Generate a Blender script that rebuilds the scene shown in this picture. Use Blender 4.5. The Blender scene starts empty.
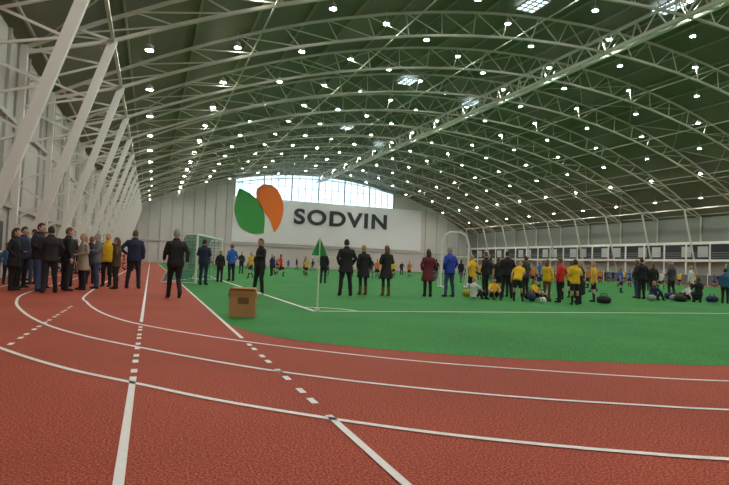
import bpy, math, random
from mathutils import Vector, Matrix, noise
from mathutils.bvhtree import BVHTree
random.seed(7)
scene=bpy.context.scene
COL=bpy.context.collection
try:
    scene.view_settings.view_transform='Standard'
    scene.view_settings.exposure=0.0
except Exception: pass

# ------------------------------------------------------------ camera
H=1.05; f=547.0
rho=math.radians(2.2); th=math.radians(21.25); ph=math.radians(2.38)
fwd=Vector((math.sin(th)*math.cos(ph), math.cos(th)*math.cos(ph), math.sin(ph)))
r0=Vector((math.cos(th),-math.sin(th),0)); u0=r0.cross(fwd)
r=r0*math.cos(rho)+u0*math.sin(rho); u=u0*math.cos(rho)-r0*math.sin(rho)
cam=bpy.data.objects.new('camera',bpy.data.cameras.new('camera')); COL.objects.link(cam)
cam.matrix_world=Matrix(((r.x,u.x,-fwd.x,0),(r.y,u.y,-fwd.y,0),(r.z,u.z,-fwd.z,H),(0,0,0,1)))
cam.data.sensor_width=36; cam.data.lens=36*f/729; cam.data.clip_end=500
scene.camera=cam

# ------------------------------------------------------------ materials
MC={}
def mat(name,col,rough=.6,metal=0,emit=None,es=0,noise_amt=0,noise_scale=5,bump=0,bump_scale=50,coord='Object',spec=.5):
    if name in MC: return MC[name]
    m=bpy.data.materials.new(name); m.use_nodes=True; nt=m.node_tree
    b=nt.nodes['Principled BSDF']; b.inputs['Base Color'].default_value=(*col,1)
    b.inputs['Roughness'].default_value=rough; b.inputs['Metallic'].default_value=metal
    b.inputs['Specular IOR Level'].default_value=spec
    if emit: 
        b.inputs['Emission Color'].default_value=(*emit,1); b.inputs['Emission Strength'].default_value=es
    tc=nt.nodes.new('ShaderNodeTexCoord')
    if noise_amt>0:
        n=nt.nodes.new('ShaderNodeTexNoise'); n.inputs['Scale'].default_value=noise_scale; n.inputs['Detail'].default_value=5
        nt.links.new(tc.outputs[coord],n.inputs['Vector'])
        mx=nt.nodes.new('ShaderNodeMix'); mx.data_type='RGBA'
        mx.inputs['A'].default_value=(*[c*(1-noise_amt) for c in col],1)
        mx.inputs['B'].default_value=(*[min(1,c*(1+noise_amt)) for c in col],1)
        nt.links.new(n.outputs['Fac'],mx.inputs['Factor']); nt.links.new(mx.outputs['Result'],b.inputs['Base Color'])
    if bump>0:
        n2=nt.nodes.new('ShaderNodeTexNoise'); n2.inputs['Scale'].default_value=bump_scale; n2.inputs['Detail'].default_value=3
        nt.links.new(tc.outputs[coord],n2.inputs['Vector'])
        bp=nt.nodes.new('ShaderNodeBump'); bp.inputs['Strength'].default_value=bump; bp.inputs['Distance'].default_value=.02
        nt.links.new(n2.outputs['Fac'],bp.inputs['Height']); nt.links.new(bp.outputs['Normal'],b.inputs['Normal'])
    MC[name]=m; return m

def speckle(name,c1,c2,c3,s_fine,s_big,rough,bump):
    m=bpy.data.materials.new(name); m.use_nodes=True; nt=m.node_tree; b=nt.nodes['Principled BSDF']
    tc=nt.nodes.new('ShaderNodeTexCoord')
    n=nt.nodes.new('ShaderNodeTexNoise'); n.inputs['Scale'].default_value=s_fine; n.inputs['Detail'].default_value=2
    nt.links.new(tc.outputs['Object'],n.inputs['Vector'])
    cr=nt.nodes.new('ShaderNodeValToRGB'); cr.color_ramp.elements[0].position=.35; cr.color_ramp.elements[1].position=.66
    cr.color_ramp.elements[0].color=(*c1,1); cr.color_ramp.elements[1].color=(*c3,1)
    e=cr.color_ramp.elements.new(.5); e.color=(*c2,1)
    nt.links.new(n.outputs['Fac'],cr.inputs['Fac'])
    n2=nt.nodes.new('ShaderNodeTexNoise'); n2.inputs['Scale'].default_value=s_big; n2.inputs['Detail'].default_value=4
    nt.links.new(tc.outputs['Object'],n2.inputs['Vector'])
    mr=nt.nodes.new('ShaderNodeMapRange'); mr.inputs['From Min'].default_value=.3; mr.inputs['From Max'].default_value=.7
    mr.inputs['To Min'].default_value=.84; mr.inputs['To Max'].default_value=1.12
    nt.links.new(n2.outputs['Fac'],mr.inputs['Value'])
    vm=nt.nodes.new('ShaderNodeVectorMath'); vm.operation='SCALE'
    nt.links.new(cr.outputs['Color'],vm.inputs[0]); nt.links.new(mr.outputs['Result'],vm.inputs['Scale'])
    nt.links.new(vm.outputs['Vector'],b.inputs['Base Color'])
    b.inputs['Roughness'].default_value=rough; b.inputs['Specular IOR Level'].default_value=.22
    bp=nt.nodes.new('ShaderNodeBump'); bp.inputs['Strength'].default_value=bump; bp.inputs['Distance'].default_value=.012
    nt.links.new(n.outputs['Fac'],bp.inputs['Height']); nt.links.new(bp.outputs['Normal'],b.inputs['Normal'])
    return m

M_track=speckle('track_rubber',(.20,.030,.017),(.38,.066,.034),(.60,.15,.09),75,.35,.75,.6)
M_turf=speckle('artificial_turf',(.013,.115,.022),(.036,.245,.055),(.08,.38,.09),50,.5,.8,.8)
M_line=mat('line_paint',(.84,.83,.81),.6,noise_amt=.1,noise_scale=30)
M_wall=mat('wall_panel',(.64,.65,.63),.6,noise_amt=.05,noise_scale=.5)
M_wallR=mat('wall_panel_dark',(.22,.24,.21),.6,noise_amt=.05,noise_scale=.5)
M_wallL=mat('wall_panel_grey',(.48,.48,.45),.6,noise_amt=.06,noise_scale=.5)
M_banner=mat('banner_white',(.9,.92,.96),.5)
M_steel=mat('painted_steel',(.78,.78,.74),.45)
M_arch=mat('truss_steel',(.56,.57,.50),.5)
M_steel2=mat('purlin_steel',(.30,.31,.25),.5)
M_deck=mat('roof_deck',(.155,.15,.11),.65,noise_amt=.12,noise_scale=.15)
M_dark=mat('dark_trim',(.03,.03,.035),.5)
M_glass=mat('gallery_glass',(.05,.06,.07),.15)
M_lamp=mat('lamp_lens',(1,1,1),.5,emit=(1,.965,.89),es=310)
M_house=mat('lamp_housing',(.5,.5,.5),.4)
M_day=mat('skylight_pane',(.8,.9,1),.4,emit=(.72,.88,1),es=2.6)
M_teal=mat('teal_net',(.02,.16,.16),.7)
M_gnt=mat('grey_barrier',(.13,.14,.14),.7)
M_green=mat('logo_green',(.05,.36,.07),.5)
M_orange=mat('logo_orange',(.9,.18,.01),.5)
M_letter=mat('letter_grey',(.035,.04,.055),.5)

# ------------------------------------------------------------ mesh helpers
class MB:
    def __init__(s): s.v=[]; s.f=[]; s.m=[]; s.mats=[]
    def mi(s,m):
        if m not in s.mats: s.mats.append(m)
        return s.mats.index(m)
    def add(s,vs,fs,m):
        k=len(s.v); i=s.mi(m); s.v+= [Vector(a) for a in vs]
        for q in fs: s.f.append([k+j for j in q]); s.m.append(i)
    def box(s,c,d,m,rz=0):
        cx,cy,cz=c; a,b,e=d[0]/2,d[1]/2,d[2]/2
        R=Matrix.Rotation(rz,3,'Z')
        vs=[R@Vector((x*a,y*b,z*e))+Vector(c) for x in(-1,1) for y in(-1,1) for z in(-1,1)]
        s.add(vs,[(0,1,3,2),(4,6,7,5),(0,4,5,1),(2,3,7,6),(0,2,6,4),(1,5,7,3)],m)
    def beam(s,p,q,w,h,m,ref=(0,1,0)):
        p=Vector(p);q=Vector(q);t=(q-p).normalized(); a=Vector(ref)
        if abs(t.dot(a))>.95: a=Vector((0,0,1))
        a=(a-t*a.dot(t)).normalized(); b=t.cross(a)
        vs=[o+a*(i*w/2)+b*(j*h/2) for o in(p,q) for i,j in((-1,-1),(1,-1),(1,1),(-1,1))]
        s.add(vs,[(3,2,1,0),(4,5,6,7),(0,1,5,4),(1,2,6,5),(2,3,7,6),(3,0,4,7)],m)
    def loft(s,rings,m,cap=True):
        n=len(rings[0]); vs=[v for R in rings for v in R]; fs=[]
        for i in range(len(rings)-1):
            for j in range(n):
                fs.append((i*n+j,i*n+(j+1)%n,(i+1)*n+(j+1)%n,(i+1)*n+j))
        if cap:
            fs.append(tuple(reversed(range(n)))); fs.append(tuple((len(rings)-1)*n+j for j in range(n)))
        s.add(vs,fs,m)
    def tube(s,pts,rad,m,n=8,ref=None,cap=True):
        pts=[Vector(p) for p in pts]; d=(pts[-1]-pts[0]).normalized()
        if ref is None: ref=Vector((1,0,0)) if abs(d.x)<.75 else Vector((0,0,1))
        else: ref=Vector(ref)
        rings=[]
        for i,p in enumerate(pts):
            t=(pts[min(i+1,len(pts)-1)]-pts[max(i-1,0)]).normalized()
            a=(ref-t*ref.dot(t)).normalized(); b=t.cross(a)
            rr=rad[i] if isinstance(rad,(list,tuple)) else rad
            rx,ry=rr if isinstance(rr,(list,tuple)) else (rr,rr)
            rings.append([p+a*math.cos(2*math.pi*j/n)*rx+b*math.sin(2*math.pi*j/n)*ry for j in range(n)])
        s.loft(rings,m,cap)
    def ell(s,c,rd,m,n=10,k=7,fn=None):
        rings=[]; c=Vector(c)
        for i in range(k+1):
            ph_=-math.pi/2+math.pi*i/k; ph_=max(-1.5,min(1.5,ph_))
            rings.append([ (fn(Vector((math.cos(ph_)*math.cos(2*math.pi*j/n),math.cos(ph_)*math.sin(2*math.pi*j/n),math.sin(ph_)))) if fn else
               Vector((math.cos(ph_)*math.cos(2*math.pi*j/n)*rd[0],math.cos(ph_)*math.sin(2*math.pi*j/n)*rd[1],math.sin(ph_)*rd[2])))+c for j in range(n)])
        s.loft(rings,m)
    def mesh(s,name,smooth=False):
        me=bpy.data.meshes.new(name); me.from_pydata([tuple(v) for v in s.v],[],s.f)
        for m in s.mats: me.materials.append(m)
        me.polygons.foreach_set('material_index',s.m)
        if smooth: me.polygons.foreach_set('use_smooth',[True]*len(me.polygons))
        me.update(); return me
    def obj(s,name,smooth=False,loc=(0,0,0),rz=0):
        o=bpy.data.objects.new(name,s.mesh(name,smooth)); COL.objects.link(o); o.location=loc; o.rotation_euler=(0,0,rz); return o

# ------------------------------------------------------------ hall shell
XL,XR=-5.5,71.5; CX=33.0; Y0,Y1=-16.0,115.0
RD=72.9; ZD=20.6
def deck(x): return ZD-(RD-math.sqrt(RD*RD-(x-CX)**2))
RL=78.8; ZLc=18.6
def low(x): return ZLc-(RL-math.sqrt(RL*RL-(x-CX)**2))

b=MB(); b.add([(XL-1,Y0-1,0),(XR+1,Y0-1,0),(XR+1,Y1+1,0),(XL-1,Y1+1,0)],[(0,1,2,3)],M_track); b.obj('floor')

# ceiling
b=MB(); n=64; xs=[XL+(XR-XL)*i/n for i in range(n+1)]
for i in range(n):
    x0,x1=xs[i],xs[i+1]
    b.add([(x0,Y0,deck(x0)),(x1,Y0,deck(x1)),(x1,Y1,deck(x1)),(x0,Y1,deck(x0))],[(0,3,2,1)],M_deck)
for i in range(n):   # outer skin
    x0,x1=xs[i],xs[i+1]
    b.add([(x0,Y0,deck(x0)+.3),(x1,Y0,deck(x1)+.3),(x1,Y1,deck(x1)+.3),(x0,Y1,deck(x0)+.3)],[(0,1,2,3)],M_deck)
b.obj('ceiling',True)
# side walls
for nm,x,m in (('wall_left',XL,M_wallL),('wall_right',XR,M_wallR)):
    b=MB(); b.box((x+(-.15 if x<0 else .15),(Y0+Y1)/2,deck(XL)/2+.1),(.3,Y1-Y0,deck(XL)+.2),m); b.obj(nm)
b=MB()
def gable(b,y,holes,m):
    n=77
    for i in range(n):
        x0=XL+(XR-XL)*i/n; x1=XL+(XR-XL)*(i+1)/n
        if holes and x0>=holes[0]-.01 and x1<=holes[1]+.01:
            b.add([(x0,y,0),(x1,y,0),(x1,y,holes[2]),(x0,y,holes[2])],[(0,1,2,3)],m)
            t0,t1=deck(x0)-holes[3],deck(x1)-holes[3]
            b.add([(x0,y,t0),(x1,y,t1),(x1,y,deck(x1)+.3),(x0,y,deck(x0)+.3)],[(0,1,2,3)],m)
        else:
            b.add([(x0,y,0),(x1,y,0),(x1,y,deck(x1)+.3),(x0,y,deck(x0)+.3)],[(0,1,2,3)],m)
gable(b,Y1,(15.5,51.5,13.2,.6),M_wall); b.obj('wall_back')
b=MB(); gable(b,Y0,None,M_wall); b.obj('wall_front')
# window
b=MB()
M_pane=mat('window_pane',(.75,.88,1),.3,emit=(.62,.82,1),es=1.7,noise_amt=.05,noise_scale=.3)
n=24
for i in range(n):
    x0=15.5+36*i/n; x1=15.5+36*(i+1)/n
    b.add([(x0,Y1+.12,13.2),(x1,Y1+.12,13.2),(x1,Y1+.12,deck(x1)-.6),(x0,Y1+.12,deck(x0)-.6)],[(0,1,2,3)],M_pane)
for i in range(n+1):
    x0=15.5+36*i/n; b.box((x0,Y1-.02,(13.2+deck(x0)-.6)/2),(.1 if i%4 else .26,.2,deck(x0)-13.8),M_wallL)
for z in (13.2,15.2,17.2):
    xa,xb=15.5,51.5
    b.box(((xa+xb)/2,Y1-.02,z),(xb-xa,.16,.1),M_wallL)
b.obj('window_1')
# banner + logo
b=MB(); b.box((37,Y1-.18,9.6),(43.5,.16,9.4),M_banner); b.obj('trim_sign_panel')
def lx(px): return 15.8+(px-236)*.2075
def lz(px,py): return 16.7-(py-188)*.216+(px-236)*.021
def shape(pts,m,nm):
    b=MB(); P=[]
    N=len(pts)
    for i in range(N):
        p0,p1,p2,p3=[Vector(pts[(i+k)%N]) for k in(-1,0,1,2)]
        for t in [j/6 for j in range(6)]:
            q=.5*((2*p1)+(-p0+p2)*t+(2*p0-5*p1+4*p2-p3)*t*t+(-p0+3*p1-3*p2+p3)*t**3); P.append(q)
    n=len(P); y=Y1-.42
    vs=[(lx(p.x),y,lz(p.x,p.y)) for p in P]+[(lx(p.x),y+.14,lz(p.x,p.y)) for p in P]
    fs=[tuple(range(n)),tuple(reversed(range(n,2*n)))]+[(i,(i+1)%n,n+(i+1)%n,n+i) for i in range(n)]
    b.add(vs,fs,m); return b
E=bpy.data.objects.new('wall_logo_leaves',None); COL.objects.link(E)
g1=shape([(238,193),(240,192),(251,198),(260,207),(265,219),(265,233),(264,236),(252,235),(241,228),(235,214),(236,200)],M_green,'').obj('leaf_green'); g1.parent=E
g2=shape([(256,193),(264,188),(274,191),(281,200),(284,212),(282,225),(277,234),(275,234),(270,222),(262,212),(257,203)],M_orange,'').obj('leaf_orange'); g2.parent=E
cu=bpy.data.curves.new('wall_lettering','FONT'); cu.body='SODVIN'; cu.size=5.0; cu.extrude=.08; cu.offset=.15; cu.space_character=1.16
cu.materials.append(M_letter)
t=bpy.data.objects.new('wall_lettering',cu); COL.objects.link(t)
bpy.context.view_layer.update()
w=max(v[0] for v in t.bound_box)-min(v[0] for v in t.bound_box); hh=max(v[1] for v in t.bound_box)-min(v[1] for v in t.bound_box)
t.rotation_euler=(math.pi/2,0,0); t.scale=(21.7/w,3.4/hh,1); t.location=(28.1,Y1-.38,9.5)
# back wall vertical pilasters / doors
b=MB()
for i in range(11):
    x=XL+.6+i*2.1
    if x<14.8: b.box((x,Y1-.12,deck(x)/2),(.12,.22,deck(x)),M_wallL)
for x in (60,63,66,69): b.box((x,Y1-.12,deck(x)/2),(.12,.22,deck(x)),M_wallL)
b.box((33,Y1-.12,4.3),(76,.2,.25),M_wallL)
b.obj('trim_back')
b=MB(); b.box((6,Y1-.13,1.6),(3.2,.2,3.2),mat('door_grey',(.25,.27,.28),.5)); b.box((6,Y1-.25,1.6),(.06,.06,3.1),M_dark); b.obj('door_1')

# left wall battens
b=MB()
for i in range(int((Y1-Y0)/3.5)):
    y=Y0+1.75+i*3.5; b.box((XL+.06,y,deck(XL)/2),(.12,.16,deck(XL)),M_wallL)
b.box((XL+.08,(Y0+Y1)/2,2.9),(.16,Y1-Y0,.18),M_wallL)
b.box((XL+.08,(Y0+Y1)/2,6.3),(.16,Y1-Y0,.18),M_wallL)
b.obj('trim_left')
b=MB(); b.box((XL+.09,23.5,1.1),(.1,2.4,2.2),M_dark); b.box((XL+.16,23.5,1.1),(.05,.06,2.2),M_steel); b.box((XL+.17,23.5,1.05),(.06,2.0,.05),M_steel); b.obj('exit_door')
b=MB(); b.box((XL+.12,21.5,2.5),(.1,.7,.3),mat('sign_white',(.8,.8,.8),.5)); b.box((XL+.18,21.5,2.5),(.02,.5,.15),M_green); b.obj('exit_sign')

# right wall gallery
b=MB()
ya,yb=20,Y1-3
b.box((XR-.98,(ya+yb)/2,3.45),(1.7,yb-ya,.3),M_steel)
b.box((XR-.35,(ya+yb)/2,4.7),(.1,yb-ya,2.0),M_glass)
b.box((XR-1.7,(ya+yb)/2,5.85),(.25,yb-ya,.35),M_steel)
b.box((XR-.25,(ya+yb)/2,1.65),(.12,yb-ya,3.3),M_wallL)
for i in range(int((yb-ya)/3.5)+1):
    y=ya+i*3.5; b.box((XR-1.75,y,2.9),(.16,.16,5.9),M_steel)
for z in (3.9,4.2,4.5): b.box((XR-1.75,(ya+yb)/2,z),(.05,yb-ya,.05),M_steel2)
for i in range(int((yb-ya)/2.5)):
    y=ya+1+i*2.5
    if i%3: b.box((XR-.45,y,4.7),(.04,1.5,1.5),mat('gallery_blind',(.55,.57,.55),.6))
b.obj('spectator_gallery')
b=MB()
b.box((XR-2.1,63,.75),(.05,68,1.4),M_gnt); b.box((XR-2.1,42,2.2),(.05,14,1.5),M_teal); b.box((XR-2.14,42,.75),(.04,14,1.4),M_teal)
for i in range(34): b.box((XR-2.1,29.5+i*2,.8),(.12,.08,1.6),M_steel)
for i in range(8): b.box((XR-2.1,35+i*2,1.55),(.14,.1,3.1),M_steel)
b.obj('boundary_net')
b=MB(); b.box((XR-1.9,46.5,7.3),(.2,3.0,1.3),M_dark)
M_red=mat('led_red',(.6,.02,.01),.5,emit=(1,.08,.03),es=3)
for k,yy in enumerate((45.6,46.5,47.4)):
    for dz in (-.35,0,.35): b.box((XR-2.02,yy,7.3+dz),(.05,.4,.09),M_red)
    for dz in (-.18,.18):
        for dy in (-.2,.2): b.box((XR-2.02,yy+dy,7.3+dz),(.05,.09,.32),M_red)
b.box((XR-.98,46.5,7.3),(1.75,.12,.12),M_steel)
b.obj('scoreboard')

# ------------------------------------------------------------ trusses
def arcpts(fn,xa,xb,n): return [(xa+(xb-xa)*i/n,0,fn(xa+(xb-xa)*i/n)) for i in range(n+1)]
b=MB()
n=28; lo=arcpts(low,-2.0,68.0,n); up=arcpts(lambda x:deck(x)-.22,XL+.15,XR-.15,n)
for i in range(n):
    b.beam(lo[i],lo[i+1],.15,.16,M_arch); b.beam(up[i],up[i+1],.15,.14,M_arch)
    q=((up[i][0]+up[i+1][0])/2,0,deck((up[i][0]+up[i+1][0])/2)-.22)
    b.beam(lo[i],q,.06,.06,M_arch); b.beam(q,lo[i+1],.06,.06,M_arch)
for s in (0,1):
    fx=(lambda x:x) if s==0 else (lambda x:2*CX-x)
    ws=1 if s==0 else .6
    ms_=M_steel if s==0 else M_arch
    A=(fx(-5.07),0,0); B=(fx(-2.0),0,low(-2.0))
    b.beam(A,B,.26*ws,.34*ws,ms_)
    b.beam((fx(-5.3),0,0),(fx(-5.3),0,deck(XL)),.26*ws,.26*ws,ms_)
    if s==0:
     for k in range(1,7):
        z0=k*1.55; tt=z0/B[2]; px=A[0]+(B[0]-A[0])*tt
        zz=min(z0+.8,9.5)
        b.beam((fx(-5.3),0,zz-1.5 if k>1 else .6),(px,0,z0),.08*ws,.08*ws,M_steel); b.beam((px,0,z0),(fx(-5.3),0,zz),.08*ws,.08*ws,M_steel)
    b.beam(B,(fx(-3.4),0,deck(-3.4)-.2),.1,.1,ms_); b.beam(B,(fx(-5.3),0,9.3),.14*ws,.14*ws,ms_)
    b.box((fx(-5.05),0,.06),(.55,.5,.12),M_steel2)
tm=b.mesh('roof_truss'); ty=[5+7*k for k in range(-2,16)]
for y in ty:
    o=bpy.data.objects.new('roof_truss',tm); COL.objects.link(o); o.location=(0,y,0)
# purlins, ties, ridge beam
b=MB()
for i in range(24):
    x=XL+.6+i*(XR-XL-1.2)/23; z=deck(x)-.1
    b.beam((x,Y0,z),(x,Y1-.2,z),.1,.14,M_steel2,ref=(1,0,0))
b.obj('roof_purlins')
b=MB()
for x in (5,14.5,24,42,51.5,61):
    b.beam((x,Y0,low(x)),(x,Y1-.4,low(x)),.07,.07,M_arch,ref=(1,0,0))
for k in range(len(ty)-1):    # wind bracing under the deck
    if k%3==1:
        xs=[XL+.6+i*(XR-XL-1.2)/11 for i in range(12)]
        for i in range(11):
            b.beam((xs[i],ty[k],deck(xs[i])-.25),(xs[i+1],ty[k+1],deck(xs[i+1])-.25),.05,.05,M_arch)
            b.beam((xs[i+1],ty[k],deck(xs[i+1])-.25),(xs[i],ty[k+1],deck(xs[i])-.25),.05,.05,M_arch)
for xx in (-2.0,68.0): b.beam((xx,Y0,low(xx)),(xx,Y1-.4,low(xx)),.14,.14,M_arch,ref=(1,0,0))
b.obj('roof_bracing')
b=MB(); xr=33.0
for dx in (-.35,.35): b.beam((xr+dx,Y0,low(xr)),(xr+dx,Y1-.4,low(xr)),.2,.24,M_steel,ref=(1,0,0))
b.beam((xr,Y0,low(xr)+1.5),(xr,Y1-.4,low(xr)+1.5),.2,.2,M_steel,ref=(1,0,0))
y=Y0; k=0
while y<Y1-3:
    s=.35 if k%2 else -.35
    b.beam((xr+s,y,low(xr)),(xr-s,y+1.75,low(xr)),.09,.09,M_steel)
    b.beam((xr+s,y,low(xr)),(xr,y+.87,low(xr)+1.5),.08,.08,M_steel); b.beam((xr,y+.87,low(xr)+1.5),(xr-s,y+1.75,low(xr)),.08,.08,M_steel)
    y+=1.75;k+=1
b.obj('ridge_beam')
# lamps
b=MB()
rows=[-.6+i*4.8 for i in range(15)]
for y in [1.5+7*k for k in range(-2,17)]:
    if y>Y1-2: continue
    for i,x in enumerate(rows):
        yy=y+(3.5 if i%2 else 0)
        if yy>Y1-2: continue
        z=deck(x)-.9
        n=10; R=.195
        b.tube([(x,yy,z),(x,yy,z+.22),(x,yy,z+.34)],[R+.02,R,.08],M_house,n=n)
        vs=[(x+R*math.cos(2*math.pi*j/n),yy+R*math.sin(2*math.pi*j/n),z-.012) for j in range(n)]
        b.add(vs,[tuple(reversed(range(n)))],M_lamp)
        b.beam((x,yy,z+.3),(x,yy,deck(x)),.03,.03,M_house,ref=(1,0,0))
b.obj('ceiling_lamps')
# skylights
for k,(x,y) in enumerate([(24,31),(33.5,28),(23,49),(33.5,54),(24,70),(33,80)]):
    b=MB(); z=deck(x)-.3
    b.box((x,y,z),(1.5,1.9,.06),M_day)
    for i in range(4): b.box((x-.75+i*.5,y,z-.05),(.08,1.9,.1),M_steel2)
    for i in range(5): b.box((x,y-.95+i*.475,z-.05),(1.5,.06,.1),M_steel2)
    o=b.obj('window_%d'%(k+2))

# ------------------------------------------------------------ floor markings
def cr(pts,k=10):
    P=[Vector((*p,0)) for p in pts]; P=[P[0]*2-P[1]]+P+[P[-1]*2-P[-2]]; out=[]
    for i in range(1,len(P)-2):
        for j in range(k):
            t=j/k; out.append(.5*((2*P[i])+(-P[i-1]+P[i+1])*t+(2*P[i-1]-5*P[i]+4*P[i+1]-P[i+2])*t*t+(-P[i-1]+3*P[i]-3*P[i+1]+P[i+2])*t**3))
    out.append(P[-2]); return out
ZM=.006
def strip(b,P,w,m):
    P=[Vector((p[0],p[1],0)) for p in P]; L=[];R=[]
    for i,p in enumerate(P):
        t=(P[min(i+1,len(P)-1)]-P[max(i-1,0)]).normalized(); nn=Vector((-t.y,t.x,0))*w/2
        L.append((p.x+nn.x,p.y+nn.y,ZM)); R.append((p.x-nn.x,p.y-nn.y,ZM))
    n=len(P); b.add(L+R,[(n+i,n+i+1,i+1,i) for i in range(n-1)],m)
G=cr([(1.2,13.5),(1.18,11.5),(1.22,9.6),(1.5,7.95),(2.25,6.85),(3.2,6.05),(4.3,5.42),(5.4,4.98),(6.5,4.62),(8.5,4.1),(11,3.7),(15,3.35),(22,3.1),(30,3.0),(64,3.0)])
b=MB(); P=[(1.2,108)]+[(p.x,p.y) for p in G]+[(64,108)]
vs=[(x,y,.003) for x,y in P]; b.add(vs,[tuple(range(len(vs)))],M_turf)
b.obj('artificial_turf_pitch')
A=cr([(-4.1,60),(-4.1,30),(-4.1,20),(-3.9,15),(-3.3,11.4),(-2.3,8.6),(-1.45,6.95),(-.7,5.72),(0,4.85),(.52,4.22),(1.15,3.6),(1.7,3.13),(2.2,2.78),(2.7,2.48),(3.25,2.2),(4.6,1.65),(7,1.0),(11,.5),(20,.2)])
B=cr([(-2.95,105),(-2.95,40),(-2.95,22),(-2.93,16.3),(-2.6,13.5),(-2.05,11.2),(-1.42,9.3),(-.8,8.0),(-.1,6.9),(.85,5.6),(1.6,4.8),(2.3,4.22),(3.0,3.75),(3.7,3.38),(4.4,3.05),(6,2.5),(9,1.9),(14,1.5),(22,1.3)])
C=cr([(-1.55,105),(-1.6,40),(-1.6,25),(-1.52,15.9),(-1.25,13.4),(-.82,11.2),(-.3,9.6),(.35,8.4),(1.15,7.25),(2.0,6.28),(2.9,5.45),(3.8,4.85),(4.65,4.35),(5.5,3.95),(7.5,3.3),(10,2.85),(15,2.5),(24,2.3)])
b=MB()
for q in (A,B,C): strip(b,q,.055,M_line)
strip(b,[(-.13,112),(-.09,9.5)],.05,M_line); strip(b,[(-.09,5.05),(-.06,-14)],.05,M_line)
strip(b,[(1.2,112),(1.2,7.5)],.055,M_line); strip(b,[(1.2,3.65),(1.2,-14)],.05,M_line)
strip(b,[(-1.43,5.6),(-1.43,-14)],.05,M_line)
def dashes(x,y0,y1):
    y=y0; k=0
    while y>y1:
        strip(b,[(x,y),(x,y-.17)],.055,M_line); y-=.34 if k%2==0 else .5; k+=1
dashes(-1.43,12.4,7.1); dashes(-.09,8.9,5.2); dashes(1.2,7.0,3.8)
b.obj('lane_markings')
b=MB()
strip(b,[(3.4,102),(3.4,11.6)],.1,M_line); strip(b,[(3.35,11.6),(62,11.6)],.1,M_line); strip(b,[(62,11.6),(62,102)],.1,M_line)
strip(b,[(3.4,102),(62,102)],.1,M_line); strip(b,[(3.4,57),(62,57)],.1,M_line)
strip(b,[(3.4+1*math.cos(a*math.pi/24),11.6+1*math.sin(a*math.pi/24)) for a in range(13)],.1,M_line)
strip(b,[(32.7+9.1*math.cos(a*math.pi/24),57+9.1*math.sin(a*math.pi/24)) for a in range(49)],.1,M_line)
b.obj('pitch_markings')

# ------------------------------------------------------------ props
M_card=mat('cardboard',(.52,.26,.11),.8,noise_amt=.1,noise_scale=8); M_card2=mat('cardboard_inside',(.2,.10,.05),.8)
b=MB(); W,D,T=.46,.36,.5
for s in(-1,1):
    b.box((0,s*D/2,T/2),(W,.01,T),M_card); b.box((s*W/2,0,T/2),(.01,D,T),M_card)
    b.beam((0,s*D/2,T),(0,s*(D/2+.1),T+.03),W*.96,.008,M_card,ref=(1,0,0)); b.beam((s*W/2,0,T),(s*(W/2+.03),0,T-.12),.34,.008,M_card,ref=(0,1,0))
b.box((0,0,.01),(W,D,.02),M_card2); b.box((.02,-D/2-.007,.3),(.2,.004,.12),M_card2); b.box((0,-D/2-.008,.46),(W,.003,.05),mat('tape',(.6,.4,.2),.3))
b.obj('cardboard_box',loc=(1.66,10.45,.006),rz=-.25)
M_pole=mat('flag_pole',(.7,.75,.6),.4); M_flag=mat('flag_green',(.02,.35,.08),.7)
b=MB(); b.tube([(0,0,0),(0,0,.06),(0,0,.07),(0,0,1.62)],[.06,.05,.016,.014],M_pole,n=10)
n=8; top=[];bot=[]
for i in range(n+1):
    tt=i/n; y=.03*math.sin(tt*5); top.append((-.17+tt*.34,y,1.24+.40*(1-abs(2*tt-1))**1.0)); bot.append((-.17+tt*.34,y,1.22))
vs=top+bot; b.add(vs,[(i,i+1,n+1+i+1,n+1+i) for i in range(n)],M_flag)
b.obj('corner_flag',loc=(3.5,11.75,.006),rz=-.2)

def goal(name,w,h,d,loc,rz,net=M_line,rad=.05,nt=.008):
    b=MB()
    P=lambda *a:b.tube(a,rad,M_line,n=8)
    P((-w/2,0,0),(-w/2,0,h)); P((w/2,0,0),(w/2,0,h)); P((-w/2,0,h),(w/2,0,h))
    for s in(-1,1):
        b.tube([(s*w/2,0,h),(s*w/2,d*.35,h)],rad*.5,M_line,n=6); b.tube([(s*w/2,d*.35,h),(s*w/2,d,.03)],rad*.5,M_line,n=6); b.tube([(s*w/2,0,.03),(s*w/2,d,.03)],rad*.5,M_line,n=6)
    b.tube([(-w/2,d,.03),(w/2,d,.03)],rad*.5,M_line,n=6)
    k=int(w/.15)
    for i in range(k+1):
        x=-w/2+w*i/k; b.beam((x,d*.35,h),(x,d,.03),nt,nt,net); b.beam((x,0,h),(x,d*.35,h),nt,nt,net)
    k=int(h/.15)
    for i in range(1,k+1):
        t=i/k; z=h*(1-t)+.03*t; y=d*.35+d*.65*t
        b.beam((-w/2,y,z),(w/2,y,z),nt,nt,net)
        for s in(-1,1): b.beam((s*w/2,0,z),(s*w/2,y,z),nt,nt,net)
    for i in range(1,8):
        for s in (-1,1):
            y=d*i/8; zz=h if y<d*.35 else h*(1-(y-d*.35)/(d*.65)); b.beam((s*w/2,y,0.03),(s*w/2,y,zz),nt,nt,net)
    b.obj(name,loc=loc,rz=rz)
M_gnet=mat('green_net',(.10,.32,.24),.7)
goal('football_goal',5.0,2.05,1.4,(2.55,26.2,.01),math.radians(72),M_gnet,nt=.022)
goal('football_goal',7.32,2.44,2.0,(32.7,102.2,.012),0)
b=MB()
pts=[(-.75,0,0),(-.75,0,2.4),(-.6,0,2.85),(-.3,0,3.05),(.3,0,3.05),(.6,0,2.85),(.75,0,2.4),(.75,0,0)]
for i in range(7): b.tube([pts[i],pts[i+1]],.05,M_line,n=8)
b.tube([(-.75,0,1.7),(.75,0,1.7)],.03,M_line)
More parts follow.
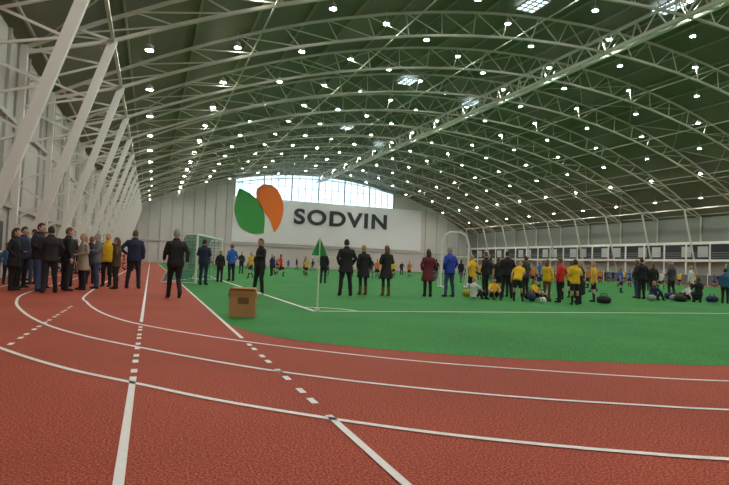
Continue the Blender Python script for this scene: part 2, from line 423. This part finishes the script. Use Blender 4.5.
for s in (-1,1): b.tube([(s*.75,-.7,.04),(s*.75,.7,.04)],.05,M_line); b.tube([(s*.75,.7,.04),(s*.75,0,1.7)],.03,M_line)
for i in range(1,9): b.beam((-.75+i*.166,0,1.7),(-.75+i*.166,0,2.95),.01,.01,M_line)
b.obj('portable_net_frame',loc=(15.6,26.3,.01),rz=-.3)
def bag(loc,rz,c,s=1):
    m=mat('bag_%02d%02d%02d'%tuple(int(a*99) for a in c),c,.7); b=MB()
    b.tube([(-.26*s,0,.13*s),(-.22*s,0,.14*s),(0,0,.16*s),(.22*s,0,.14*s),(.26*s,0,.13*s)],[(.05*s,.05*s),(.12*s,.12*s),(.15*s,.14*s),(.12*s,.12*s),(.05*s,.05*s)],m,n=12,ref=(0,0,1))
    for d in(-.05,.05): b.tube([(-.12*s,d,.27*s),(-.08*s,d,.38*s),(.08*s,d,.38*s),(.12*s,d,.27*s)],.012,M_dark,n=6)
    b.obj('sports_bag',True,loc,rz)
for i,(x,y) in enumerate([(12.6,15.9),(13.3,16.9),(15.0,15.0),(19.8,17.2),(21.6,17.6),(22.4,18.4),(23.6,18.2),(24.4,18.6),(11.2,17.7),(21.0,16.8),(23.2,17.0)]):
    bag((x,y,.006),random.uniform(0,3),random.choice([(.02,.02,.03),(.02,.03,.12),(.5,.45,.05),(.3,.3,.32),(.02,.02,.02)]),random.uniform(.9,1.25))
M_ball=mat('ball_white',(.8,.8,.8),.4)
for i,(x,y) in enumerate([(12.2,14.8),(17.2,20.5)]):
    b=MB(); b.ell((0,0,.11),(.11,.11,.11),M_ball,12,8)
    for a in range(5): b.ell((.075*math.cos(a*1.256),.075*math.sin(a*1.256),.14),(.04,.04,.035),M_dark,6,4)
    b.obj('football',True,(x,y,.006))

# ------------------------------------------------------------ people
def cm(kind,c):
    nm='%s_%03d_%03d_%03d'%(kind,*[int(a*255) for a in c])
    return mat(nm,c,.8 if kind!='skin' else .55,noise_amt=.12 if kind!='skin' else 0,noise_scale=25)
BK=(.014,.014,.017); NV=(.017,.025,.065); GR=(.16,.16,.17); YL=(.85,.52,.015); RD_=(.68,.025,.025); BL=(.02,.12,.5); JN=(.04,.07,.15); BR=(.16,.07,.03); MR=(.15,.018,.032); WH=(.7,.7,.7); BG=(.4,.32,.24); TL=(.02,.25,.25); OG=(.7,.22,.03)
SK=(.62,.36,.26)
HB=(.05,.03,.02); HBL=(.45,.3,.14); HBR=(.14,.07,.03); HG=(.3,.3,.29); HR=(.3,.1,.04)
ARM={'down':((.245,.03,1.15),(.255,-.03,.90)),'pocket':((.268,.06,1.16),(.205,-.07,.96)),'front':((.25,.02,1.15),(.09,-.2,1.10)),
 'hips':((.36,.07,1.18),(.22,-.02,1.03)),'crossed':((.25,-.02,1.16),(.02,-.185,1.20)),'back':((.25,.13,1.16),(.06,.17,.98)),
 'raise':((.33,-.08,1.50),(.24,-.14,1.74)),'phone':((.25,-.04,1.15),(.10,-.28,1.30)),'out':((.36,-.08,1.22),(.46,-.28,1.1)),'swingf':((.24,-.05,1.15),(.24,-.22,.98)),'swingb':((.25,.14,1.17),(.25,.16,.92)),'knee':((.26,-.2,1.2),(.16,-.42,1.12))}
LEG={'stand':[((.09,0,.90),(.10,-.015,.50),(.11,.02,.09))]*2,
 'apart':[((.09,0,.90),(.135,-.015,.50),(.17,.02,.09))]*2,
 'relax':[((.09,0,.90),(.10,-.01,.50),(.12,.03,.09)),((.09,0,.90),(.14,-.07,.50),(.19,-.10,.09))],
 'walk':[((.09,0,.90),(.09,-.17,.53),(.09,-.26,.10)),((.09,0,.90),(.09,-.02,.50),(.09,.27,.19))],
 'run':[((.09,0,.90),(.10,-.32,.62),(.10,-.22,.22)),((.09,0,.90),(.09,.05,.50),(.09,.42,.34))],
 'sit':[((.09,0,.14),(.17,-.36,.42),(.14,-.62,.09))]*2,
 'chair':[((.09,0,.50),(.12,-.42,.52),(.12,-.45,.09))]*2,
 'crouch':[((.09,.05,.40),(.17,-.33,.47),(.14,-.08,.09))]*2}
PZ={'sit':.16,'crouch':.43,'chair':.54}
def person(name,x,y,h,face,top,bot,arms=('down','down'),legs='stand',hem=.82,hair='short',hc=HB,shoes=BK,lean=0,turn=0,shorts=False,short_sleeve=False,sleeve=None,bulk=1.0,lod=0,socks=BK,boots=None,backpack=None,link=True,skirt=False):
    mt,mb,ms=cm('cloth',top),cm('trouser',bot),cm('skin',SK); mh=cm('hair',hc); msh=cm('shoe',shoes); msl=cm('cloth',sleeve) if sleeve else mt
    pz=PZ.get(legs,.93); dz=pz-.93; ca,sa=math.cos(lean),math.sin(lean)
    def U(p):
        px,py,pzz=p; q=pzz-.93
        return Vector((px, py*ca-q*sa, .93+q*ca+py*sa+dz)) + (Vector((0,.05,0)) if legs=='crouch' else Vector((0,0,0)))
    b=MB(); n=14 if not lod else 8
    k=bulk; rings=[]
    hz=hem if legs not in('sit','crouch','chair') else .86
    flare=.02*(.9-hz)/.1 if hz<.8 else 0
    prof=[(hz,.188+flare,.135+flare*.7),(max(hz+.03,.9),.19,.14),(1.0,.178,.13),(1.09,.170,.124),(1.2,.178,.13),(1.31,.188,.135),(1.38,.18,.118),(1.43,.135,.095),(1.475,.085,.078),(1.53,.068,.07)]
    for z,rx,ry in prof:
        rx*=k;ry*=k
        rings.append([U((rx*math.copysign(abs(math.cos(a))**.85,math.cos(a)),ry*math.copysign(abs(math.sin(a))**.85,math.sin(a))+(.012 if 1.2<z<1.45 else 0),z)) for a in [2*math.pi*j/n for j in range(n)]])
    b.loft(rings,mt)
    b.ell(U((0,0,.93)),(.165,.125,.12),mb,n,6)
    L=LEG[legs]
    for s,i in((1,0),(-1,1)):
        hp,kn,an=[Vector((p[0]*s,p[1],p[2])) for p in L[i]]
        th1=hp.lerp(kn,.45); cf=kn.lerp(an,.35)+Vector((0,.012,0))
        if shorts:
            ka=hp.lerp(kn,.85)
            b.tube([hp,th1,ka],[.1,.098,.092],mb,n); b.tube([th1,kn,cf],[.07,.055,.054],ms,n); b.tube([kn.lerp(an,.2),cf,kn.lerp(an,.75),an],[.056,.058,.045,.04],cm('sock',socks),n)
        elif skirt:
            b.tube([hp,th1,kn,cf,kn.lerp(an,.75),an],[.09,.08,.055,.053,.04,.036],mb,n)
        else:
            b.tube([hp,th1,kn,cf,kn.lerp(an,.8),an+Vector((0,0,-.03))],[.1,.09,.066,.063,.056,.06],mb,n)
        if boots: b.tube([kn.lerp(an,.3),kn.lerp(an,.6),an+Vector((0,0,-.04))],[.066,.058,.055],cm('boot',boots),n)
        heel=an+Vector((0,.055,-.052)); toe=an+Vector((.012*s,-.19,-.058))
        if an.z>.12: toe=an+Vector((0,-.13,-.15)); heel=an+Vector((0,.05,-.02))
        mid=heel.lerp(toe,.5)+Vector((0,0,.012))
        b.tube([heel,heel.lerp(toe,.12),mid,heel.lerp(toe,.85),toe],[(.025,.025),(.038,.036),(.043,.042),(.045,.03),(.022,.018)],cm('boot',boots) if boots else msh,n,ref=(1,0,0))
    hands=[]
    for s,i in((1,0),(-1,1)):
        e,w=ARM[arms[i]]; sh=U((.160*s*k,.008,1.395)); e=U((e[0]*s*(.5+.5*k),e[1],e[2])); w=U((w[0]*s,w[1],w[2]))
        if short_sleeve:
            b.tube([U((.12*s,.008,1.40)),sh,sh.lerp(e,.75)],[.06,.064,.062],msl,n); b.tube([sh.lerp(e,.6),e,e.lerp(w,.3),w],[.045,.04,.038,.026],ms,n)
        else:
            b.tube([U((.12*s,.008,1.40)),sh,sh.lerp(e,.5),e,e.lerp(w,.35),w],[.058,.064*k,.056*k,.049*k,.046*k,.036*k],msl,n)
        if arms[i]!='pocket': hands.append((s,e,w))
    if backpack:
        b.tube([U((0,.17*k,1.0)),U((0,.2*k,1.05)),U((0,.21*k,1.25)),U((0,.17*k,1.4))],[(.1,.06),(.14,.09),(.135,.08),(.09,.05)],cm('backpack',backpack),n)
    src=b.mesh('tmp'); to=bpy.data.objects.new('tmp',src); COL.objects.link(to)
    rm=to.modifiers.new('r','REMESH'); rm.mode='VOXEL'; rm.voxel_size=.017 if not lod else .034; rm.use_smooth_shade=True
    sm=to.modifiers.new('s','SMOOTH'); sm.factor=.5; sm.iterations=2
    dg=bpy.context.evaluated_depsgraph_get(); dg.update()
    me=bpy.data.meshes.new_from_object(to.evaluated_get(dg))
    bv=BVHTree.FromPolygons([tuple(v) for v in b.v],b.f)
    V=[v.co.copy() for v in me.vertices]; F=[list(p.vertices) for p in me.polygons]; Mi=[]
    for p in me.polygons:
        c=p.center; hit=bv.find_nearest(c); Mi.append(b.m[hit[2]] if hit[2] is not None else 0)
    bpy.data.objects.remove(to); bpy.data.meshes.remove(src); bpy.data.meshes.remove(me)
    for v in V:
        d=noise.noise(v*9+Vector((x,y,0)))*.008; v.x+=d; v.y+=noise.noise(v*8+Vector((y,3,x)))*.008
    o=MB(); o.mats=list(b.mats); o.v=V; o.f=F; o.m=Mi
    # head
    hs=1+max(0,(1.75-h))*.42; hcn=U((0,-.02,1.625)); Rt=Matrix.Rotation(turn,3,'Z')@Matrix.Rotation(lean*.4,3,'X')
    hn,hk=(20,14) if not lod else (10,7)
    def hf(d):
        px=d.x*.076;py=d.y*.096;pzz=d.z*.122
        if d.z<0: px*=1-.22*d.z*d.z; 
        if d.z<0 and d.y<0: py*=1-.10*abs(d.z)
        if d.z<-.3 and d.y>0: py*=.85
        g=lambda cx,cy,cz,s:math.exp(-((d.x-cx)**2+(d.y-cy)**2+(d.z-cz)**2)/(s*s))
        py-=.026*g(0,-1,-.12,.2)+.006*g(0,-.8,.3,.3)+.008*g(0,-.7,-.75,.25)
        py+=.010*(g(.38,-.9,.08,.2)+g(-.38,-.9,.08,.2))
        return Rt@(Vector((px,py,pzz))*hs)
    o.ell(hcn,None,ms,hn,hk,hf)
    o.tube([U((0,.005,1.45)),U((0,-.005,1.5)),hcn+Vector((0,.012,-.07))],[.06,.053,.05],ms,10 if not lod else 6)
    hp=lambda p:hcn+Rt@(Vector(p)*hs)
    if not lod:
        for s in(-1,1):
            o.ell(hp((s*.078,.008,-.008)),(.012,.02,.032),ms,8,6)
            o.ell(hp((s*.030,-.081,.012)),(.013,.009,.008),cm('eye',(.8,.8,.8)),8,5); o.ell(hp((s*.030,-.088,.012)),(.006,.005,.006),M_dark,6,4)
            o.ell(hp((s*.030,-.088,.030)),(.018,.006,.004),mh,6,4)
        o.ell(hp((0,-.09,-.052)),(.024,.009,.007),cm('lip',(.45,.16,.14)),8,4)
    def cap(sc,cond,m,zoff=0):
        base=len(o.v); mi=o.mi(m); dirs=[]
        for i in range(hk+1):
            pp=-math.pi/2+math.pi*i/hk
            for j in range(hn):
                a=2*math.pi*j/hn; d=Vector((math.cos(pp)*math.cos(a),math.cos(pp)*math.sin(a),math.sin(pp))); dirs.append(d)
                px,py,pz_=d.x*.076*sc,d.y*.096*sc,d.z*.122*sc+zoff
                o.v.append(hcn+Rt@(Vector((px,py,pz_))*hs))
        for i in range(hk):
            for j in range(hn):
                q=[i*hn+j,i*hn+(j+1)%hn,(i+1)*hn+(j+1)%hn,(i+1)*hn+j]
                c=(dirs[q[0]]+dirs[q[1]]+dirs[q[2]]+dirs[q[3]])/4
                if cond(c): o.f.append([base+t for t in q]); o.m.append(mi)
    if hair in('short','long','pony','bun'):
        cap(1.09,lambda c:c.z>.52 or (c.y>-.25 and c.z>.1) or (c.y>.1 and c.z>-.45),mh)
    if hair=='long':
        o.tube([hp((0,.03,.09)),hp((0,.065,0)),hp((0,.075,-.12)),hp((0,.075,-.24))],[(.07,.05),(.088,.06),(.09,.05),(.06,.025)],mh,10)
    if hair=='pony': o.tube([hp((0,.09,.05)),hp((0,.135,.03)),hp((0,.14,-.08)),hp((0,.12,-.2))],[.02,.03,.028,.01],mh,8)
    if hair=='bun': o.ell(hp((0,.07,.11)),(.04,.04,.04),mh,10,6)
    if hair=='beanie': cap(1.13,lambda c:c.z>.25 or (c.y>0 and c.z>0),mh,.008); o.ell(hp((0,.01,.145)),(.022,.022,.02),mh,8,5)
    if hair=='cap':
        cap(1.10,lambda c:c.z>.3,mh); o.tube([hp((0,-.07,.05)),hp((0,-.16,.04))],[(.06,.008),(.05,.006)],mh,8,ref=(1,0,0))
    # hands
    for s,e,w in hands:
        d=(w-e).normalized(); side=Vector((0,1,0)); 
        side=(side-d*side.dot(d))
        if side.length<.3: side=Vector((0,0,1))-d*d.z
        side.normalize(); nm_=d.cross(side)*(-s)
        if nm_.x*s>0: nm_=-nm_
        o.tube([w-d*.03,w+d*.01,w+d*.06,w+d*.095],[(.024,.02),(.03,.016),(.041,.015),(.036,.012)],ms,8 if not lod else 6,ref=side)
        if not lod:
            for fi,(off,ln) in enumerate(((-.028,.068),(-.009,.078),(.010,.072),(.028,.056))):
                p0=w+d*.085+side*off; p1=p0+d*ln*.45+nm_*.008; p2=p1+d*ln*.3+nm_*.018; p3=p2+d*ln*.2+nm_*.02
                o.tube([p0,p1,p2,p3],[.009,.0085,.0078,.0055],ms,6,ref=side)
            t0=w+d*.03-side*.03; t1=t0+d*.028-side*.02+nm_*.01; t2=t1+d*.03-side*.006+nm_*.012
            o.tube([t0,t1,t2],[.012,.0105,.007],ms,6)
    sc=h/1.75
    for i,v in enumerate(o.v): o.v[i]=v*sc
    mz=min(v.z for v in o.v)
    for v in o.v: v.z-=mz
    if not link: return o.mesh(name,True)
    return o.obj(name,True,(x,y,.007),math.radians(face))

P=person
P('man_in_black_jacket',-2.85,17.2,1.87,70,BK,JN,('pocket','front'),'relax',hc=HB,bulk=1.1)
P('woman_in_dark_coat',-2.95,18.6,1.68,40,(.03,.03,.04),BK,('front','front'),hair='long',hc=HBR,hem=.7)
P('man_in_dark_jacket',-3.5,18.6,1.8,60,NV,BK,('pocket','pocket'),hc=HB,bulk=1.08)
P('man_in_black_jacket',-2.2,17.5,1.8,110,BK,BK,('pocket','down'),'apart',hc=HBR,bulk=1.08,backpack=(.03,.03,.03))
P('woman_in_beige_coat',-1.85,18.0,1.66,-60,BG,BK,('front','down'),hair='long',hc=HBL,hem=.62)
P('man_in_grey_jacket',-1.55,18.9,1.72,-80,GR,JN,('crossed','crossed'),hc=HG)
P('steward_in_yellow_vest',-1.35,20.2,1.78,-20,YL,BK,('down','front'),hc=HBL,sleeve=BK)
P('woman_in_brown_jacket',-1.0,18.9,1.62,-100,(.09,.055,.03),BK,('pocket','pocket'),hair='long',hc=HBR,hem=.76)
P('child_in_blue_jacket',-4.3,20.7,1.32,30,(.03,.09,.2),BK,('down','down'),hair='beanie',hc=BK)
P('man_in_dark_jacket',-4.3,23.2,1.8,60,BK,GR,('pocket','down'),hc=HB)
P('man_in_dark_jacket',-2.45,16.3,1.76,200,BK,BK,('pocket','pocket'),'relax',hc=HB,bulk=1.1)
P('woman_in_black_coat',-3.45,17.3,1.7,80,BK,BK,('front','pocket'),hair='long',hc=HB,hem=.66)
P('man_in_dark_jacket',-2.45,19.6,1.84,-150,BK,BK,('crossed','crossed'),hc=HBR,bulk=1.1)
P('woman_in_dark_coat',-2.0,21.8,1.7,170,NV,BK,('pocket','pocket'),hair='pony',hc=HBR,hem=.7)
P('man_in_dark_jacket',-3.6,20.8,1.82,-120,BK,JN,('pocket','front'),hc=HB,bulk=1.1)
P('child_in_dark_jacket',-3.75,16.4,1.4,100,NV,BK,('down','down'),hc=HBL)
P('man_in_navy_jacket',-.5,19.2,1.9,170,NV,BK,('hips','down'),'apart',hc=HBR,bulk=1.12)
P('man_walking_in_black',.6,14.9,1.8,188,BK,BK,('swingf','swingb'),'walk',hc=HG,bulk=1.12)
P('man_in_navy_jacket',2.0,22.9,1.85,150,NV,NV,('front','front'),hc=HB,bulk=1.1)
P('child_in_dark_jacket',3.05,26.4,1.5,150,BK,BK,hc=HBL)
P('man_in_blue_jacket',3.8,28.1,1.85,200,BL,BK,('pocket','pocket'),hc=HBR)
P('coach_in_black_tracksuit',3.2,17.1,1.76,-70,BK,BK,('crossed','crossed'),'relax',hc=HBR,shoes=WH)
P('man_in_black_coat',6.1,17.3,1.9,175,BK,BK,('pocket','pocket'),'apart',hc=HB,bulk=1.12,hem=.72)
P('woman_in_black_coat',7.0,18.0,1.76,185,BK,BK,('pocket','pocket'),'stand',hair='short',hc=HBL,hem=.62,boots=BR,skirt=True)
P('woman_in_black_coat',7.75,17.7,1.78,180,BK,BK,('front','front'),'stand',hair='long',hc=HBR,hem=.6,boots=BR,skirt=True)
P('woman_in_maroon_coat',9.3,17.5,1.72,170,MR,BK,('pocket','pocket'),hair='long',hc=HB,hem=.58,bulk=1.05)
P('man_in_blue_jacket',10.3,17.7,1.84,190,(.02,.06,.42),JN,('pocket','pocket'),'apart',hc=HG,bulk=1.1)
kw=dict(shorts=True,short_sleeve=True)
P('child_sitting_in_white',10.6,16.5,1.4,100,WH,BK,('knee','knee'),'sit',hc=HBL,short_sleeve=True)
P('child_sitting_in_yellow',11.55,16.7,1.4,-20,YL,BK,('knee','knee'),'sit',hc=HB,**kw)
P('player_in_yellow_jersey',11.7,18.4,1.62,200,YL,BK,('hips','hips'),hc=HBL,**kw)
P('man_in_black_tracksuit',12.55,17.3,1.8,150,BK,BK,('front','down'),'apart',hc=HB,bulk=1.1)
P('man_in_dark_jacket',12.6,18.8,1.78,200,BK,BK,('pocket','pocket'),hc=HBR)
P('player_bending_in_yellow',11.9,15.8,1.5,130,YL,BK,('down','front'),'relax',hc=HBL,lean=.6,**kw)
P('child_in_black_jacket',13.4,18.3,1.6,170,BK,BK,('pocket','down'),hc=HBR)
P('coach_in_dark_jacket',14.4,18.6,1.68,190,(.04,.04,.05),BK,('crossed','crossed'),hc=HB)
P('player_in_yellow_jersey',14.0,16.8,1.52,120,YL,BR,('front','down'),hc=HBR,hair='long')
P('player_in_red_jersey',13.4,15.4,1.57,200,RD_,BK,('down','hips'),'relax',hc=HBR)
P('player_in_yellow_jersey',13.15,14.4,1.5,160,YL,BK,('front','front'),hc=HB,**kw)
P('player_in_black_jersey',13.8,14.9,1.46,-120,BK,BK,('front','down'),hc=HBL)
P('player_in_yellow_jersey',15.6,16.1,1.5,230,YL,BK,('down','down'),'apart',hc=HBL,**kw)
P('player_in_yellow_jersey',15.0,17.2,1.48,180,YL,BK,('hips','down'),hc=HB,**kw)
P('child_sitting_in_yellow',13.0,16.3,1.4,20,YL,BK,('knee','knee'),'sit',hc=HBR,**kw)
P('child_crouching_in_black',14.7,15.8,1.45,-150,BK,BK,('knee','knee'),'crouch',hc=HB)
P('player_in_yellow_jersey',16.6,18.4,1.55,170,YL,BK,('down','hips'),hc=HBR,**kw)
P('player_in_black_jersey',13.9,19.8,1.6,170,BK,BK,('down','hips'),hc=HBR,**kw)
P('man_in_black_jacket',20.8,18.6,1.85,170,BK,BK,('pocket','pocket'),hc=HB,bulk=1.1)
P('man_in_black_jacket',21.4,19.4,1.78,200,BK,JN,('crossed','crossed'),hc=HBR)
P('woman_in_black_jacket',23,19.9,1.7,160,BK,BK,('pocket','down'),hair='long',hc=HBR)
P('man_in_grey_jacket',24.6,20.2,1.85,180,(.06,.06,.07),BK,('front','front'),'apart',hc=HG)
P('child_in_white_jersey',25.2,19.6,1.65,200,WH,NV,('down','down'),hc=HBL)
P('child_in_blue_jersey',22.9,16.2,1.5,120,(.03,.12,.25),BK,('down','front'),hc=HB)
P('child_crouching_in_black',21.8,16.6,1.5,150,BK,BK,('knee','knee'),'crouch',hc=HB)
P('child_sitting_in_blue',20.4,17.6,1.5,100,NV,BK,('knee','knee'),'sit',hc=HBL)
P('child_sitting_in_white',22.5,17.6,1.45,-100,WH,BK,('knee','knee'),'sit',hc=HBR)
P('player_in_red_jersey',8.5,37.9,1.65,90,RD_,BK,('swingf','swingb'),'run',hc=HBR,lod=1,**kw)
P('player_in_yellow_jersey',5.6,33,1.6,-60,YL,BK,('swingf','swingb'),'walk',hc=HBL,lod=1,**kw)
P('man_in_dark_jacket',8.6,28,1.8,150,BK,BK,('pocket','pocket'),hc=HB,lod=1)
temp=[]
specs=[(RD_,BK,'run'),(YL,BK,'walk'),(BK,BK,'stand'),(BL,NV,'apart'),(WH,BK,'run'),(NV,BK,'relax'),(YL,BK,'stand'),(BK,GR,'walk'),(OG,BK,'stand'),((.03,.3,.12),BK,'walk')]
for i,(a,c,l) in enumerate(specs):
    temp.append(P('distant_figure',i*3.1,0,1.6 if a not in(BK,NV) else 1.76,0,a,c,('swingf','swingb') if l in('run','walk') else ('hips','down') if i%2 else ('pocket','front'),l,hc=random.choice([HB,HBR,HBL]),lod=1,shorts=a not in(BK,NV),short_sleeve=a not in(BK,NV),link=False))
spots=[(3.8,28.1),(2,22.9),(3.05,26.4),(8.6,28),(5.6,33),(8.5,37.9),(15.6,26.3)]
def put(xx,yy):
    for (a,c) in spots:
        if (a-xx)**2+(c-yy)**2<.8: return
    spots.append((xx,yy)); o=bpy.data.objects.new('distant_spectator' ,random.choice(temp)); COL.objects.link(o); o.location=(xx,yy,.007); o.rotation_euler=(0,0,random.uniform(0,6.28)); s=random.uniform(.9,1.06); o.scale=(s,s,s)
for i in range(45): put(random.uniform(4.5,30),random.uniform(34,95))
for i in range(70):
    yy=random.uniform(24,80); put(yy*random.uniform(.62,1.25),yy)
for i in range(26): put(random.uniform(-4.6,-1.2),random.uniform(27,80))
for i in range(30): put(random.uniform(60,68.5),random.uniform(45,95))

w=bpy.data.worlds.new('world'); scene.world=w; w.use_nodes=True
w.node_tree.nodes['Background'].inputs[0].default_value=(.7,.85,1,1); w.node_tree.nodes['Background'].inputs[1].default_value=.8
